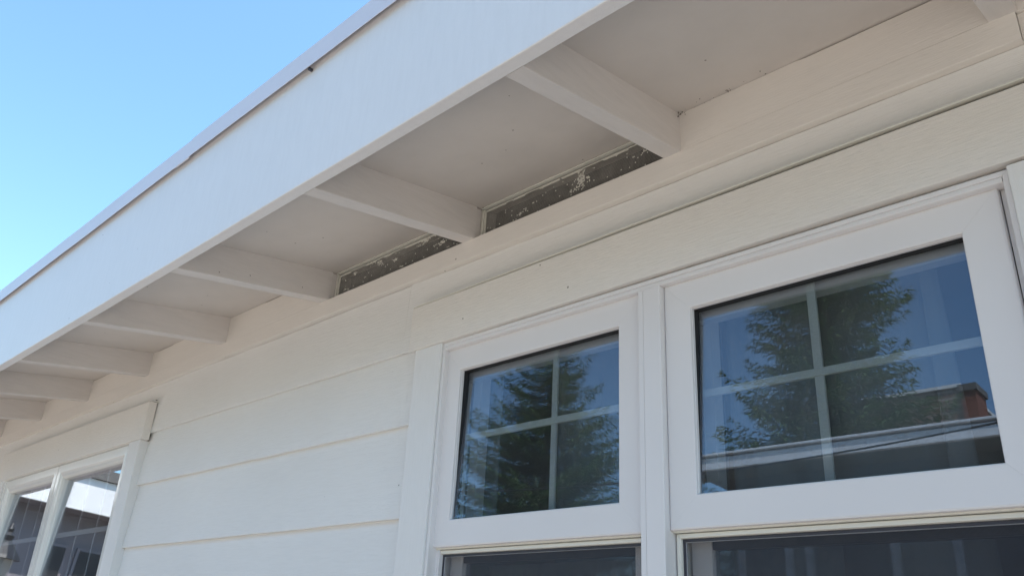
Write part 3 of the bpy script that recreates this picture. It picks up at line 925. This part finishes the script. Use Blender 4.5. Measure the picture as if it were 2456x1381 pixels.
# ------------------------------------------------------------------ conifers
def conifer(x, y, ztop, rbase, seed, label, nbr, power=0.85):
    rnd = random.Random(seed)
    base = Vector((x, y, -H))
    t = thing('conifer_tree', (x, y, 0), label, 'tree', 'tall conifers beyond the bungalow')
    bm = bmesh.new()
    h = ztop + H
    lathe(bm, x, y, [(0.035 * h * 0.55, -H - 0.1), (0.035 * h * 0.45, -H + 0.4), (0.035 * h * 0.25, -H + h * 0.5), (0.01, ztop - 0.2)], 8)
    finish('trunk', bm, 'bark', t)
    bm = bmesh.new()
    verts, faces = [], []
    def sliver(c, dv, ln, wd):
        wv = dv.cross(Vector((rnd.uniform(-0.5, 0.5), rnd.uniform(-0.5, 0.5), 1))).normalized() * wd
        k0 = len(verts)
        verts.extend((c - wv, c + dv * ln, c + wv))
        faces.append((k0, k0 + 1, k0 + 2))
    tiers = max(14, int(h / 0.42))
    for ti in range(tiers):
        f = (ti + 0.5) / tiers
        nb_ = max(5, int(nbr / tiers * (1.35 - f)))
        lump = 1 + 0.22 * mnoise.noise(Vector((f * 9, seed * 2.0, 0)))
        for b in range(nb_):
            fb_ = f + rnd.uniform(-0.5, 0.5) / tiers
            z = -H + h * (0.10 + 0.89 * fb_)
            rr = (rbase * max(0.0, 1 - fb_) ** power * rnd.uniform(0.62, 1.12) + 0.10) * lump
            ang = rnd.uniform(0, 2 * math.pi)
            d = Vector((math.cos(ang), math.sin(ang), 0))
            side = Vector((-d.y, d.x, 0))
            rise = rnd.uniform(-0.30, -0.02) + 0.50 * fb_
            n = max(6, int(rr / 0.055))
            for i in range(n):
                s = (i + 0.5) / n
                c = Vector((x, y, z)) + d * rr * s + Vector((0, 0, rise * rr * s + 0.16 * rr * s ** 3))
                wid = 0.36 * rr * min(1.0, (1 - s) * 1.25) * (0.35 + 0.65 * min(1, s * 3)) * 0.8 + 0.03
                for sg in (-1, 1):
                    tw = wid * rnd.uniform(0.5, 1.1)
                    tdir = (side * sg + d * 0.75).normalized()
                    m_ = max(1, int(tw / 0.10))
                    for q_ in range(m_ + 1):
                        cc = c + tdir * tw * (q_ + rnd.random()) / (m_ + 1) + Vector((0, 0, rnd.uniform(-0.05, 0.02) - 0.10 * q_ / (m_ + 1)))
                        dv = (tdir * rnd.uniform(0.4, 1) + d * rnd.uniform(0, 0.7) + Vector((0, 0, rnd.uniform(-0.75, 0.15)))).normalized()
                        sliver(cc, dv, rnd.uniform(0.08, 0.18), rnd.uniform(0.010, 0.026))
    bm.free()
    me = bpy.data.meshes.new('crown')
    me.from_pydata([tuple(v_) for v_ in verts], [], faces)
    me.materials.append(M['needles'])
    o = bpy.data.objects.new('crown', me)
    S.collection.objects.link(o)
    for v in me.vertices:
        v.co -= Vector((x, y, -H))
    o.parent = t
    o['w'] = (x, y, 0)
conifer(-6.40, -12.0, 12.8, 3.0, 3, 'nearest dark green conifer rising behind the sage bungalow', 1250, 0.9)
conifer(-17.4, -16.0, 12.0, 4.6, 8, 'broad conifer with drooping boughs beyond the end of the bungalow', 1150, 0.70)
conifer(-24.4, -16.0, 12.4, 4.0, 12, 'conifer farthest from the bungalow, beside the broad one', 600, 0.75)
conifer(-2.6, -20.5, 14.5, 4.6, 17, 'conifer growing behind the red chimney of the brick house', 600, 0.8)

# ------------------------------------------------------------------ cobweb dirt caught in the corners of the eave
rnd = random.Random(4)
bm = bmesh.new()
def crumb(x, y, z, r):
    vs = [bm.verts.new((x + r * a, y + r * b, z + r * c)) for a, b, c in ((1, 0, 0), (-1, 0.2, 0), (0, 1, 0.1), (0, -1, 0), (0.1, 0, 1), (0, 0, -1))]
    for a, b, c in ((0, 2, 4), (2, 1, 4), (1, 3, 4), (3, 0, 4), (2, 0, 5), (1, 2, 5), (3, 1, 5), (0, 3, 5)):
        bm.faces.new((vs[a], vs[b], vs[c]))
for k in range(9):
    crumb(-0.7555 + rnd.uniform(0, 0.014), 1.180 + rnd.uniform(-0.006, 0.006), 0.996 + rnd.uniform(-0.012, 0.003), rnd.uniform(0.0007, 0.0021))
for k in range(16):
    xx = -0.757 + rnd.random() ** 1.5 * 0.22
    crumb(xx, 1.1870 - rnd.random() ** 2 * 0.02, zs(1.1870) - rnd.uniform(0.000, 0.006), rnd.uniform(0.0005, 0.0013))
for k in range(8):
    crumb(-0.6435 + rnd.uniform(-0.006, 0.006), 1.184 + rnd.uniform(-0.004, 0.002), zs(1.184) - rnd.uniform(0, 0.004), rnd.uniform(0.0008, 0.0016))
for k in range(10):
    crumb(-1.349 + rnd.uniform(0, 0.008), 1.208 + rnd.uniform(-0.004, 0.0), 1.002 + rnd.uniform(-0.006, 0.001), rnd.uniform(0.0005, 0.0014))
for k in range(5):
    crumb(-3.056 + rnd.uniform(0, 0.010), 1.192 + rnd.uniform(-0.006, 0.0), 0.788 + rnd.uniform(-0.002, 0.004), rnd.uniform(0.001, 0.0022))
for k in range(4):
    crumb(-0.8605 + rnd.uniform(0, 0.003), 1.182, 0.6355 + rnd.uniform(-0.003, 0.001), rnd.uniform(0.0006, 0.0012))
o = finish('cobweb_dirt', bm, 'bark', house)
tag(o, 'dark crumbs of cobweb dirt caught in the corners under the eave', kind='stuff')
